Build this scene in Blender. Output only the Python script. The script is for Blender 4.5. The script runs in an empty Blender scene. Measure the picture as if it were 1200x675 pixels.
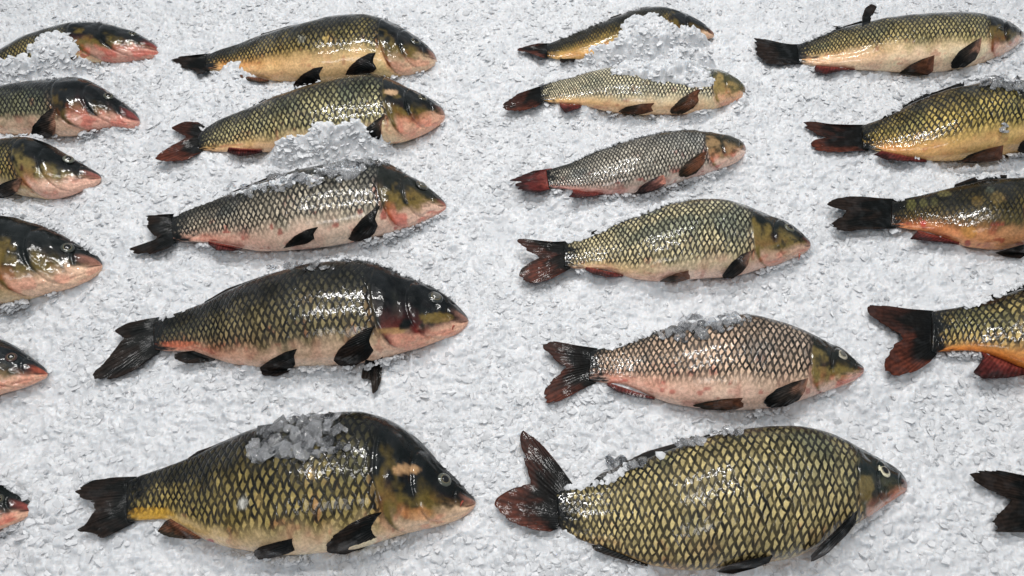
import bpy, math, random
import numpy as np
from mathutils import Vector

rng = np.random.default_rng(7)
random.seed(7)
S = bpy.context.scene
C = S.collection

# ------------------------------------------------------------------ camera
W, H = 1200.0, 675.0            # outlines below were read off in these pixels
F = 950.0
TH = math.radians(35.4)
CAM = np.array([0.0, 0.0, 0.95])
cam = bpy.data.cameras.new('camera')
camo = bpy.data.objects.new('camera', cam)
C.objects.link(camo)
cam.sensor_fit = 'HORIZONTAL'
cam.sensor_width = 36.0
cam.lens = F / W * 36.0
cam.clip_start = 0.02
cam.clip_end = 100
camo.location = CAM
camo.rotation_euler = (TH, 0, 0)
S.camera = camo


def rays(px):
    px = np.asarray(px, float)
    x = (px[..., 0] - W / 2) / F
    y = -(px[..., 1] - H / 2) / F
    z = -np.ones_like(x)
    return np.stack([x, y * math.cos(TH) - z * math.sin(TH), y * math.sin(TH) + z * math.cos(TH)], -1)


def unproject(px, z):
    d = rays(px)
    t = (np.asarray(z) - CAM[2]) / d[..., 2]
    return CAM + d * t[..., None]


# ------------------------------------------------------------------ small maths
def sm(a, b, x):
    t = np.clip((x - a) / (b - a), 0, 1)
    return t * t * (3 - 2 * t)


def gauss(x, s):
    return np.exp(-(x / s) ** 2)


def lin(c):
    c = np.asarray(c, float) / 255.0
    return np.where(c <= 0.04045, c / 12.92, ((c + 0.055) / 1.055) ** 2.4)


def mixc(a, b, t):
    t = np.asarray(t)[..., None]
    return a * (1 - t) + b * t


def vnoise(x, y, seed=0):
    def hsh(i, j):
        v = np.sin(i * 127.1 + j * 311.7 + seed * 74.7) * 43758.5453
        return v - np.floor(v)
    i, j = np.floor(x), np.floor(y)
    f, g = x - i, y - j
    f = f * f * (3 - 2 * f)
    g = g * g * (3 - 2 * g)
    return (hsh(i, j) * (1 - f) + hsh(i + 1, j) * f) * (1 - g) + (hsh(i, j + 1) * (1 - f) + hsh(i + 1, j + 1) * f) * g


def fbm(x, y, seed=0, o=3):
    r, a, n = 0, 1.0, 0
    for k in range(o):
        r = r + a * vnoise(x * 2 ** k, y * 2 ** k, seed + k * 13)
        n += a
        a *= 0.55
    return r / n * 2 - 1


def gsmooth(v, sig):
    n = max(1, int(sig * 3))
    k = np.exp(-0.5 * (np.arange(-n, n + 1) / sig) ** 2)
    k /= k.sum()
    pre = v[0] - (v[1:n + 1][::-1] - v[0])
    post = v[-1] - (v[-n - 1:-1][::-1] - v[-1])
    return np.convolve(np.concatenate([pre, v, post]), k, 'valid')


def resample(pts, n):
    pts = np.asarray(pts, float)
    d = np.concatenate([[0], np.cumsum(np.hypot(*np.diff(pts, axis=0).T))])
    t = np.linspace(0, d[-1], n)
    return np.stack([np.interp(t, d, pts[:, 0]), np.interp(t, d, pts[:, 1])], -1)


def smooth_poly(pts, n, sig):
    p = resample(pts, n)
    return np.stack([gsmooth(p[:, 0], sig), gsmooth(p[:, 1], sig)], -1)


# ------------------------------------------------------------------ mesh output
def make_mesh(name, verts, faces, mat, parent=None, smooth=True, attrs=None, uv=None):
    me = bpy.data.meshes.new(name)
    verts = np.asarray(verts, np.float32)
    if isinstance(faces, np.ndarray):
        nf, k = faces.shape
        me.vertices.add(len(verts))
        me.vertices.foreach_set('co', verts.ravel())
        me.loops.add(nf * k)
        me.loops.foreach_set('vertex_index', faces.astype(np.int32).ravel())
        me.polygons.add(nf)
        me.polygons.foreach_set('loop_start', np.arange(0, nf * k, k, dtype=np.int32))
        me.update(calc_edges=True)
        me.validate()
    else:
        me.from_pydata([tuple(map(float, v)) for v in verts], [], faces)
    me.polygons.foreach_set('use_smooth', np.full(len(me.polygons), smooth))
    for an, av in (attrs or {}).items():
        av = np.asarray(av, np.float32)
        if av.ndim == 2:
            a = me.attributes.new(an, 'FLOAT_COLOR', 'POINT')
            a.data.foreach_set('color', np.concatenate([av, np.ones((len(av), 1), np.float32)], 1).ravel())
        else:
            a = me.attributes.new(an, 'FLOAT', 'POINT')
            a.data.foreach_set('value', av)
    me.materials.append(mat)
    o = bpy.data.objects.new(name, me)
    C.objects.link(o)
    if parent is not None:
        o.parent = parent
        o.matrix_parent_inverse = parent.matrix_world.inverted()
    return o


def grid_faces(n, m, closed=False):
    i, j = np.meshgrid(np.arange(n - 1), np.arange(m if closed else m - 1), indexing='ij')
    j2 = (j + 1) % m
    return np.stack([i * m + j, (i + 1) * m + j, (i + 1) * m + j2, i * m + j2], -1).reshape(-1, 4)


# ------------------------------------------------------------------ materials
class N:
    """tiny helper that wires shader nodes"""
    def __init__(s, name):
        s.m = bpy.data.materials.new(name)
        s.m.use_nodes = True
        s.t = s.m.node_tree
        s.t.nodes.clear()
        s.out = s.t.nodes.new('ShaderNodeOutputMaterial')

    def _in(s, sock, v):
        if isinstance(v, bpy.types.NodeSocket):
            s.t.links.new(v, sock)
        elif v is not None:
            sock.default_value = v

    def node(s, typ, **kw):
        n = s.t.nodes.new(typ)
        for k, v in kw.items():
            setattr(n, k, v)
        return n

    def m_(s, op, a, b=None, c=None):
        n = s.node('ShaderNodeMath', operation=op)
        s._in(n.inputs[0], a)
        s._in(n.inputs[1], b)
        s._in(n.inputs[2], c)
        return n.outputs[0]

    def ss(s, x, a, b, lo=0.0, hi=1.0):
        n = s.node('ShaderNodeMapRange', interpolation_type='SMOOTHSTEP')
        s._in(n.inputs[0], x)
        for i, v in enumerate((a, b, lo, hi)):
            s._in(n.inputs[i + 1], v)
        return n.outputs[0]

    def attr(s, name, out='Fac'):
        n = s.node('ShaderNodeAttribute', attribute_type='GEOMETRY', attribute_name=name)
        return n.outputs[out]

    def mix(s, f, a, b, blend='MIX'):
        n = s.node('ShaderNodeMix', data_type='RGBA', blend_type=blend)
        s._in(n.inputs[0], f)
        s._in(n.inputs[6], a)
        s._in(n.inputs[7], b)
        return n.outputs[2]

    def noise(s, vec, scale, detail=2.0, rough=0.5, out=0):
        n = s.node('ShaderNodeTexNoise')
        s._in(n.inputs['Vector'], vec)
        n.inputs['Scale'].default_value = scale
        n.inputs['Detail'].default_value = detail
        n.inputs['Roughness'].default_value = rough
        return n.outputs[out]

    def obj(s):
        return s.node('ShaderNodeTexCoord').outputs['Object']

    def bump(s, h, dist, strength=1.0, normal=None):
        n = s.node('ShaderNodeBump')
        n.inputs['Strength'].default_value = strength
        n.inputs['Distance'].default_value = dist
        s._in(n.inputs['Height'], h)
        s._in(n.inputs['Normal'], normal)
        return n.outputs[0]

    def principled(s, color, rough, normal=None, **kw):
        n = s.node('ShaderNodeBsdfPrincipled')
        s._in(n.inputs['Base Color'], color)
        s._in(n.inputs['Roughness'], rough)
        s._in(n.inputs['Normal'], normal)
        for k, v in kw.items():
            s._in(n.inputs[k], v)
        s.t.links.new(n.outputs[0], s.out.inputs[0])
        return n


def rgba(c):
    return (*[float(x) for x in lin(c)], 1.0)


def skin_material():
    n = N('wet_fish_skin')
    w = n.attr('scale_u')
    v = n.attr('scale_v')
    net = n.attr('net')
    wob = n.noise(n.obj(), 48.0, 2.0)
    v = n.m_('ADD', v, n.m_('MULTIPLY', n.m_('SUBTRACT', wob, 0.5), 0.9))
    w = n.m_('ADD', w, n.m_('MULTIPLY', n.m_('SUBTRACT', n.noise(n.obj(), 57.0, 2.0, out=0), 0.5), 0.6))

    def edge(vv, off):
        r = n.m_('ROUND', vv)
        d = n.m_('MULTIPLY', n.m_('ABSOLUTE', n.m_('SUBTRACT', vv, r)), 2.0)
        f = n.m_('MULTIPLY', n.m_('SUBTRACT', 1.0, n.m_('POWER', d, 1.6)), 0.5)
        q = n.m_('SUBTRACT', n.m_('SUBTRACT', w, off), f)
        return n.m_('FRACT', q), n.m_('FLOOR', q), r
    fe, ie, re = edge(v, 0.0)
    fo, io, ro = edge(n.m_('ADD', v, 0.5), 0.5)
    p = n.m_('MINIMUM', fe, fo)
    dn = n.m_('SUBTRACT', 1.0, n.m_('MAXIMUM', fe, fo))
    s = n.m_('DIVIDE', p, n.m_('ADD', n.m_('ADD', p, dn), 0.02))
    own = n.m_('GREATER_THAN', fe, fo)
    cx = n.node('ShaderNodeCombineXYZ')
    n._in(cx.inputs[0], n.m_('ADD', n.m_('MULTIPLY', own, ie), n.m_('MULTIPLY', n.m_('SUBTRACT', 1.0, own), n.m_('ADD', io, 0.5))))
    n._in(cx.inputs[1], n.m_('ADD', n.m_('MULTIPLY', own, re), n.m_('MULTIPLY', n.m_('SUBTRACT', 1.0, own), n.m_('ADD', ro, 77.5))))
    wn = n.node('ShaderNodeTexWhiteNoise', noise_dimensions='3D')
    n._in(wn.inputs['Vector'], cx.outputs[0])
    rnd = wn.outputs['Value']
    dark = n.m_('MAXIMUM', n.ss(p, 0.25, 0.43, 1.0, 0.0), n.ss(dn, 0.03, 0.11, 0.9, 0.0))
    nn = n.noise(n.obj(), 90.0, 3.0, 0.6)
    dark = n.m_('MULTIPLY', dark, n.ss(nn, 0.3, 0.5, 0.82, 1.0))
    dark = n.m_('MULTIPLY', dark, n.m_('ADD', 0.84, n.m_('MULTIPLY', rnd, 0.16)))
    dark = n.m_('MULTIPLY', dark, n.m_('MINIMUM', n.m_('MULTIPLY', net, 1.5), 1.0))
    pig = n.attr('pigment', 'Color')
    var = n.m_('ADD', 0.62, n.m_('MULTIPLY', rnd, 0.7))
    var = n.m_('ADD', 1.0, n.m_('MULTIPLY', n.m_('SUBTRACT', var, 1.0), net))
    vc = n.node('ShaderNodeCombineColor')
    for k in range(3):
        n._in(vc.inputs[k], var)
    col = n.mix(1.0, pig, vc.outputs[0], 'MULTIPLY')
    # fine mottling of the skin itself
    mo = n.noise(n.obj(), 260.0, 3.0, 0.6)
    mv = n.ss(mo, 0.3, 0.7, 0.78, 1.18)
    mc = n.node('ShaderNodeCombineColor')
    for k in range(3):
        n._in(mc.inputs[k], mv)
    col = n.mix(1.0, col, mc.outputs[0], 'MULTIPLY')
    col = n.mix(dark, col, n.attr('netcol', 'Color'))
    hs = n.m_('MULTIPLY', n.m_('MULTIPLY', s, n.ss(dn, 0.0, 0.12)), n.m_('ADD', 0.12, n.m_('MULTIPLY', net, 0.88)))
    body = n.m_('SUBTRACT', 1.0, n.attr('head'))
    hs = n.m_('MULTIPLY', hs, body)
    b1 = n.bump(hs, 0.0009, 0.8)
    b2 = n.bump(n.noise(n.obj(), 170.0, 3.0, 0.65), 0.0012, 0.5, b1)
    rr = n.ss(n.noise(n.obj(), 120.0, 2.0), 0.35, 0.7, 0.25, 0.5)
    cb = n.bump(n.noise(n.obj(), 110.0, 3.0, 0.6), 0.0008, 0.5, n.bump(hs, 0.0005, 0.7))
    wet = n.ss(n.noise(n.obj(), 34.0, 2.0), 0.36, 0.6, 0.35, 1.0)
    n.principled(col, rr, b2, **{'IOR': 1.38, 'Coat Weight': wet, 'Coat Roughness': 0.035, 'Specular IOR Level': 0.18, 'Coat IOR': 1.48, 'Coat Normal': cb})
    return n.m


def fin_material():
    n = N('wet_fin')
    u = n.attr('ray')
    v = n.attr('reach')
    pig = n.attr('pigment', 'Color')
    wob = n.m_('MULTIPLY', n.noise(n.obj(), 70.0, 2.0), 0.9)
    st = n.m_('SINE', n.m_('MULTIPLY', n.m_('ADD', u, wob), 6.2832))
    mo = n.noise(n.obj(), 150.0, 3.0, 0.65)
    val = n.m_('MULTIPLY', n.ss(st, -1.0, 1.0, 0.75, 1.2), n.ss(mo, 0.3, 0.7, 0.6, 1.35))
    vc = n.node('ShaderNodeCombineColor')
    for k in range(3):
        n._in(vc.inputs[k], val)
    col = n.mix(1.0, pig, vc.outputs[0], 'MULTIPLY')
    b = n.bump(n.m_('ADD', n.m_('MULTIPLY', st, 0.12), mo), 0.0009, 0.7)
    n.principled(col, 0.45, b, **{'IOR': 1.3, 'Specular IOR Level': 0.25, 'Coat Weight': n.ss(n.noise(n.obj(), 60.0, 2.0), 0.48, 0.64, 0.0, 0.6), 'Coat Normal': b, 'Coat Roughness': 0.08})
    return n.m


def plain(name, c, rough=0.15, **kw):
    n = N(name)
    mo = n.noise(n.obj(), 400.0, 2.0)
    col = n.mix(mo, rgba(np.array(c) * 0.8), rgba(np.minimum(255, np.array(c) * 1.15)))
    n.principled(col, rough, None, **kw)
    return n.m


def eye_material():
    n = N('fish_eye')
    r = n.attr('rad')
    pig = n.attr('pigment', 'Color')
    mo = n.noise(n.obj(), 500.0, 2.0)
    col = n.mix(n.ss(mo, 0.35, 0.7, 0.0, 0.5), pig, rgba((60, 62, 55)))
    col = n.mix(n.ss(r, 0.52, 0.66, 0.75, 0.0), col, rgba((120, 110, 82)))
    col = n.mix(n.ss(r, 0.84, 0.98), col, rgba((22, 26, 24)))
    n.principled(col, 0.12, None, **{'Coat Weight': 0.6, 'Coat Roughness': 0.03})
    return n.m


def ice_material(name, kind):
    n = N(name)
    o = n.obj()
    fine = n.noise(o, 160.0, 3.0, 0.6)
    if kind == 'bed':
        big = n.noise(o, 30.0, 3.0, 0.6)
        col = n.mix(n.ss(big, 0.3, 0.7), rgba((206, 208, 211)), rgba((225, 226, 228)))
        b = n.bump(n.noise(o, 330.0, 3.0, 0.6), 0.0020, 0.5)
        n.principled(col, 0.28, b, **{'IOR': 1.31, 'Subsurface Weight': 1.0, 'Subsurface Radius': (0.8, 0.92, 1.0),
                                      'Subsurface Scale': 0.003, 'Coat Weight': 0.4, 'Coat Roughness': 0.12, 'Coat IOR': 1.31})
    else:
        lo, hi = (1.0, 0.74) if kind == 'clear' else (0.34, 0.08)
        col = n.mix(fine, rgba((220, 222, 225)), rgba((236, 237, 239)))
        b = n.bump(fine, 0.002, 0.4)
        n.principled(col, 0.08 if kind == 'clear' else 0.22, b, **{'IOR': 1.31, 'Transmission Weight': n.ss(n.attr('chip'), 0.2, 0.95, lo, hi)})
    return n.m


M_SKIN = skin_material()
M_FIN = fin_material()
M_EYE = eye_material()
M_PUPIL = plain('pupil_black', (14, 16, 18), 0.08, **{'Coat Weight': 0.5})
M_PUPIL_GREY = plain('pupil_clouded', (92, 92, 88), 0.12, **{'Coat Weight': 0.5})
M_BED = ice_material('packed_ice', 'bed')
M_ICE = ice_material('crushed_ice', 'loose')
M_CLEAR = ice_material('clear_ice', 'clear')


# ------------------------------------------------------------------ fish
FISH = []


class Fish:
    pass


def pxs(reg, pts):
    x0, y0, s = reg
    return np.array([(x0 + s * a, y0 + s * b) for a, b in pts], float)


STY = {
    # colours as they look on the animal (sRGB)
    'gold':   dict(back=(28, 33, 28), flank=(180, 164, 120), belly=(226, 186, 150), flush=(206, 130, 70), headtop=(14, 22, 22), cheek=(114, 98, 52), jaw=(214, 176, 152), net=(6, 10, 11), lip=(172, 108, 94), ds=0.42, bs=-0.95, hs=0.0, netk=1.0, red=0.3),
    'olive':  dict(back=(14, 20, 20), flank=(152, 134, 80), belly=(236, 206, 166), flush=(206, 146, 66), headtop=(8, 14, 15), cheek=(100, 84, 38), jaw=(232, 196, 162), net=(5, 8, 9), lip=(196, 142, 122), ds=0.02, bs=-0.72, hs=0.15, netk=1.0, red=0.3),
    'dark':   dict(back=(11, 17, 19), flank=(124, 112, 78), belly=(236, 198, 170), flush=(198, 100, 78), headtop=(6, 11, 13), cheek=(84, 68, 32), jaw=(234, 184, 156), net=(4, 7, 8), lip=(200, 148, 130), ds=-0.02, bs=-0.66, hs=0.25, netk=1.0, red=0.3),
    'pink':   dict(back=(44, 46, 36), flank=(190, 172, 140), belly=(236, 200, 178), flush=(204, 112, 92), headtop=(22, 27, 24), cheek=(120, 104, 58), jaw=(236, 196, 174), net=(10, 13, 13), lip=(190, 114, 104), ds=0.36, bs=-0.64, hs=0.05, netk=0.95, red=0.6),
    'silver': dict(back=(44, 45, 37), flank=(184, 176, 160), belly=(240, 206, 192), flush=(198, 92, 84), headtop=(40, 38, 26), cheek=(150, 122, 86), jaw=(240, 204, 184), net=(9, 12, 15), lip=(186, 124, 110), ds=0.32, bs=-0.80, hs=0.0, netk=1.0, red=0.6),
    'bronze': dict(back=(12, 16, 14), flank=(104, 90, 46), belly=(226, 160, 112), flush=(206, 104, 50), headtop=(12, 16, 14), cheek=(84, 66, 28), jaw=(222, 164, 134), net=(5, 7, 6), lip=(182, 100, 88), ds=-0.05, bs=-0.62, hs=0.2, netk=0.9, red=0.6),
}


def build_fish(label, reg, dors, vent, oper, style, eye=None, eyecol=(150, 148, 128), pupil='black', fins=(), seed=1,
               thick=0.5, over=None, barbels=(), patches=(), sink=0.5):
    st = dict(STY[style])
    st.update(over or {})
    f = Fish()
    D, V = pxs(reg, dors), pxs(reg, vent)
    # --- stations along the axis, in outline space
    tail, snout = (D[0] + V[0]) / 2, (D[-1] + V[-1]) / 2
    ax = (snout - tail) / np.hypot(*(snout - tail))
    L = np.hypot(*(snout - tail))
    nB, nH = 150, 110
    opx = pxs(reg, [oper])[0]
    to = float((opx - tail) @ ax)
    tt = np.concatenate([np.linspace(0, to, nB, endpoint=False), np.linspace(to, L, nH)])

    def prof(P):
        t = (P - tail) @ ax
        o_ = np.argsort(t)
        t, q = t[o_], P[o_]
        fine = np.linspace(0, L, 400)
        nrm = np.array([-ax[1], ax[0]])
        off = np.interp(fine, t, (q - tail) @ nrm)
        off = gsmooth(off, 6)
        return np.interp(tt, fine, off)
    nrm = np.array([-ax[1], ax[0]])
    od, ov = prof(D), prof(V)
    # round the snout
    e0 = abs(ov[-1] - od[-1]) / 2
    rr = max(e0, 2.0) * 0.85
    endw = np.sqrt(np.clip(1 - np.clip((tt - (L - rr)) / rr, 0, 1) ** 2, 0.0004, 1))
    mid = (od + ov) / 2
    od, ov = mid + (od - mid) * endw, mid + (ov - mid) * endw
    Dp = tail + tt[:, None] * ax + od[:, None] * nrm
    Vp = tail + tt[:, None] * ax + ov[:, None] * nrm
    zc = np.full(len(tt), 0.02)
    sn = tt / L
    kk = thick * (0.45 + 0.70 * sm(0.0, 0.45, sn) + 0.25 * sm(0.86, 1.0, sn))
    for it in range(3):
        d3, v3 = unproject(Dp, zc), unproject(Vp, zc)
        cen = (d3 + v3) / 2
        e = np.linalg.norm(d3 - v3, axis=1) / 2
        yh = (d3 - v3) / np.maximum(2 * e, 1e-6)[:, None]
        vd = cen - CAM
        tan = (vd * yh).sum(1) / -vd[:, 2]
        a = e / np.sqrt(1 + (kk * tan) ** 2)
        b = a * kk
        bs_ = gsmooth(b, 8)
        zc = gsmooth(0.010 + sink * bs_, 6)
    f.cen, f.a, f.b, f.yh, f.zc = cen, a, b, yh, zc
    xa = cen[-1, :2] - cen[0, :2]
    f.ax = xa / np.linalg.norm(xa)
    f.X = np.maximum.accumulate((cen[:, :2] - cen[0, :2]) @ f.ax + np.arange(len(cen)) * 1e-7)
    f.o = cen[0, :2]
    Xo = float(np.interp(to, tt, f.X))
    Lh = f.X[-1] - Xo
    Dmax = 2 * a.max()
    # --- empty at the base
    root = bpy.data.objects.new('carp', None)
    C.objects.link(root)
    mi = len(tt) // 2
    root.location = (float(cen[mi, 0]), float(cen[mi, 1]), 0.0)
    root.rotation_euler = (0, 0, math.atan2(f.ax[1], f.ax[0]))
    root.empty_display_size = 0.05
    root['label'] = label
    root['category'] = 'fish'
    root['group'] = 'whole carp laid in rows on the crushed ice'
    bpy.context.view_layer.update()
    f.root = root
    # --- rings
    m = 128
    psi = np.linspace(-math.pi, math.pi, m, endpoint=False)
    psi = psi + 0.35 * np.sin(2 * psi) * 0.5          # a few more rows on the flank than under the edge
    ps, ii = np.meshgrid(psi, np.arange(len(tt)))
    lat = ps / (math.pi / 2)
    a2, b2 = a[:, None], b[:, None]
    cs, sn_ = np.cos(ps), np.sin(ps)
    zz = b2 * np.sign(cs) * np.abs(cs) ** 0.92
    yy = a2 * sn_
    Xg = np.repeat(f.X[:, None], m, 1)
    # gill cover edge: bulges towards the tail at the middle of the flank
    xop = Xo + Lh * 0.30 * (lat + 0.05) ** 2 * np.where(lat > 0, 0.75, 1.0) - Lh * 0.02
    hd = (Xg - xop) / Lh
    n1 = fbm(Xg * 60, lat * 5, seed, 3)
    n2 = fbm(Xg * 130, lat * 9, seed + 50, 3)
    # relief
    top = sm(0.9, -0.2, np.abs(lat) - 0.75)
    r = np.zeros_like(hd)
    r += 0.014 * sm(0.0, 0.025, hd) * sm(0.75, 0.1, hd) * sm(0.55, 0.2, lat)
    r -= 0.014 * gauss(hd + 0.012, 0.018) * sm(0.6, 0.25, lat)
    pre = hd - 0.36 - 0.10 * (lat + 0.1) ** 2
    r -= 0.020 * gauss(pre, 0.020) * sm(-1.1, -0.8, lat) * sm(0.6, 0.3, lat)
    r += 0.012 * gauss(pre - 0.08, 0.06) * sm(0.6, 0.3, lat)
    ml = -0.42 + 0.35 * (hd - 0.9)
    r -= 0.030 * gauss(lat - ml, 0.13) * sm(0.76, 0.86, hd)
    r += 0.022 * gauss(lat - ml - 0.42, 0.20) * sm(0.80, 0.92, hd)
    r += 0.016 * gauss(lat - ml + 0.36, 0.18) * sm(0.80, 0.92, hd)
    r -= 0.020 * gauss(hd - 0.80 - 0.03 * lat, 0.016) * gauss(lat + 0.15, 0.5)
    r -= 0.018 * gauss(hd - 0.80, 0.022) * gauss(lat - 0.42, 0.08)
    r += 0.010 * n1 * sm(0.0, 0.1, hd) + 0.006 * n1
    # crease along the jaw and throat
    r -= 0.010 * gauss(lat + 0.92 - 0.25 * hd, 0.05) * sm(0.1, 0.2, hd) * sm(0.9, 0.7, hd)
    r *= top * Dmax * np.minimum(1, a2 / (0.22 * Dmax)) * 0.75
    # normal of the ellipse
    ny, nz = sn_ / a2, cs / b2
    nl = np.hypot(ny, nz)
    yy = yy + r * ny / nl
    zz = zz + r * nz / nl
    P = cen[:, None, :] + yy[..., None] * yh[:, None, :]
    P[..., 2] = zc[:, None] + zz
    # --- scale coordinates
    h = Dmax * (0.094 + 0.040 * sm(0.05, 0.6, tt / to))
    du = np.concatenate([[0], np.cumsum(np.diff(f.X) / (0.5 * (h[1:] + h[:-1]) * 0.44))])
    arc = np.zeros_like(ps)
    j0 = int(np.argmin(np.abs(psi)))
    seg = np.sqrt((np.diff(a2 * np.sin(ps), axis=1)) ** 2 + (np.diff(b2 * np.cos(ps), axis=1)) ** 2)
    cum = np.concatenate([np.zeros((len(tt), 1)), np.cumsum(seg, 1)], 1)
    arc = cum - cum[:, j0:j0 + 1]
    sv = arc / h[:, None]
    su = (du[-1] - du)[:, None] + 0.10 * sv + 0.004 * sv ** 2
    # --- pigment
    g = lambda k: lin(st[k])
    head = sm(-0.03, 0.022, hd + 0.03 * n2)
    t1 = sm(st['bs'] - 0.28, st['bs'] + 0.22, lat + 0.16 * n1)
    t2 = sm(st['ds'] - 0.32, st['ds'] + 0.38, lat + 0.30 * n1 + 0.06 * n2)
    tl = (Xg / Xo)
    base = mixc(g('belly'), g('flank'), t1)
    base = mixc(base, g('flush'), np.clip(0.75 * gauss(lat - st['bs'] + 0.10, 0.32) * sm(0.7, 0.1, tl + 0.15 * n1) * (0.7 + 0.6 * n1), 0, 1))
    base = mixc(base, g('back'), t2 * 0.92)
    # the shoulder is greyer and darker than the tail half
    base = mixc(base, base * np.array([0.62, 0.70, 0.80]), sm(0.45, 1.0, tl) * sm(-0.5, 0.2, lat + 0.3 * n1) * 0.8)
    rd = sm(0.12, 0.62, fbm(Xg * 45 + 7, lat * 3.2, seed + 9, 3)) * sm(-0.15, -0.7, lat) * st['red']
    rd = np.maximum(rd, 0.9 * sm(0.42, 0.62, fbm(Xg * 85 + 3, lat * 6, seed + 15, 2)) * sm(0.1, -0.5, lat) * min(1, st['red'] * 1.6))
    rd = np.clip(rd + st['red'] * 0.8 * gauss(hd + 0.03, 0.05) * sm(0.2, -0.4, lat), 0, 1)
    base = mixc(base, lin((160, 62, 52)), rd * 0.8)
    # dark nape
    base = mixc(base, g('headtop'), 0.85 * sm(-0.16, 0.0, hd + 0.05 * n1) * sm(0.15, 0.5, lat + 0.2 * n1))
    # broad blotches of darker and paler skin on the flank
    bl = fbm(Xg * 24 + seed, lat * 1.7, seed + 77, 3)
    base = mixc(base, base * np.array([0.50, 0.58, 0.66]), sm(0.05, 0.55, bl) * sm(-0.6, -0.1, lat))
    base = mixc(base, np.minimum(base * 1.25, 0.9), sm(-0.05, -0.5, bl) * 0.7)
    # black skin creeps up from the tail fin
    tk = sm(0.10, 0.01, tl + 0.09 * n2 + 0.05 * n1)
    base = mixc(base, lin((12, 16, 17)), tk)
    # head
    hl = lat + 0.10 * n1 + 0.08 * n2
    hb = mixc(g('jaw'), g('cheek'), sm(-0.78, -0.42, hl + 0.35 * sm(0.1, 0.0, hd) - 0.25 * sm(0.45, 0.8, hd)))
    hb = mixc(hb, g('headtop'), sm(-0.22, 0.16, st['hs'] + hl + 0.30 * gauss(pre, 0.06) + 0.5 * n1 * sm(0.6, 0.2, hd) + 0.12 * sm(0.5, 0.8, hd)))
    hb = mixc(hb, lin((208, 78, 66)), np.clip(st['red'] * 1.1 * sm(0.1, 0.6, fbm(Xg * 70, lat * 4, seed + 21, 2) + 0.25) * gauss(lat + 0.8, 0.35), 0, 1))
    lipm = sm(0.82, 0.98, hd + 0.06 * n1) * sm(0.20, -0.02, lat + 0.06 * n1)
    hb = mixc(hb, g('lip'), lipm * 0.55)
    hb = mixc(hb, lin((40, 16, 16)), gauss(lat - ml, 0.06) * sm(0.84, 0.9, hd) * 0.8)
    hb = mixc(hb, lin((10, 12, 12)), 0.9 * gauss(hd - 0.80, 0.02) * gauss(lat - 0.42, 0.07))
    pg = mixc(base, hb, head)
    mot = fbm(Xg * 110, lat * 7, seed + 91, 3)
    hm_ = mixc(hb, g('headtop'), 0.75 * sm(0.0, 0.45, mot + 0.15 * n1) * sm(-0.75, -0.3, lat) * sm(0.98, 0.85, hd))
    pg = mixc(base, hm_, head)
    # black skin at the gill slit
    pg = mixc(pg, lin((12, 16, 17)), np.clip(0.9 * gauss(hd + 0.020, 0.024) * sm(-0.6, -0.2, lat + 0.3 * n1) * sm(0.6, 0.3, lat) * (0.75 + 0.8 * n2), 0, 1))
    f.P, f.lat = P, lat
    if patches:
        dd = P - CAM
        # where each point of the skin lies in the outline's own coordinates
        cx = dd[..., 0]
        cy = dd[..., 1] * math.cos(TH) + dd[..., 2] * math.sin(TH)
        cz = -dd[..., 1] * math.sin(TH) + dd[..., 2] * math.cos(TH)
        u_ = W / 2 + F * cx / -cz
        v_ = H / 2 - F * cy / -cz
    nmul = np.ones_like(lat)
    for (pp, rx, ry, colr, amt) in patches:
        q = pxs(reg, [pp])[0]
        dist = np.hypot((u_ - q[0]) / (rx * reg[2]), (v_ - q[1]) / (ry * reg[2])) + 0.35 * n2
        k = sm(1.15, 0.75, dist) * amt
        pg = mixc(pg, lin(colr), k)
        nmul *= 1 - 0.7 * k
    net = sm(st['bs'] - 0.12, st['bs'] + 0.40, lat + 0.12 * n1) * (1 - head) * st['netk'] * nmul
    net = net * sm(1.5, 1.2, lat)
    ncol = np.broadcast_to(g('net'), pg.shape)
    ncol = mixc(ncol, ncol * 2.2 + lin((40, 28, 14)) * 0.5, sm(-0.3, -0.8, lat))
    faces = grid_faces(len(tt), m, True)
    base_n = len(tt) * m
    verts = P.reshape(-1, 3)
    caps = np.array([P[0].mean(0), P[-1].mean(0)])
    j = np.arange(m)
    f0 = np.stack([np.full(m, base_n), j, (j + 1) % m, (j + 1) % m], -1)
    f1 = np.stack([np.full(m, base_n + 1), base_n - m + (j + 1) % m, base_n - m + j, base_n - m + j], -1)
    verts = np.concatenate([verts, caps])
    ext = lambda x: np.concatenate([x.reshape(-1), [x[0].mean(), x[-1].mean()]])
    extc = lambda x: np.concatenate([x.reshape(-1, 3), x[0].mean(0)[None], x[-1].mean(0)[None]])
    fl = [tuple(map(int, q)) for q in faces] + [tuple(map(int, q[:3])) for q in f0] + [tuple(map(int, q[:3])) for q in f1]
    make_mesh('body', verts, fl, M_SKIN, root, True,
              dict(scale_u=ext(su), scale_v=ext(sv), net=ext(net), head=ext(head), pigment=extc(pg), netcol=extc(ncol)))
    FISH.append(f)
    # --- eye
    if eye is not None:
        ex, ey, er = eye
        q = pxs(reg, [(ex, ey)])
        add_eye(f, q, er * reg[2], eyecol, pupil)
    for spec in fins:
        add_fin(f, reg, spec, seed)
    for (p0, p1) in barbels:
        add_barbel(f, pxs(reg, [p0, p1]))
    return f


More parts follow.
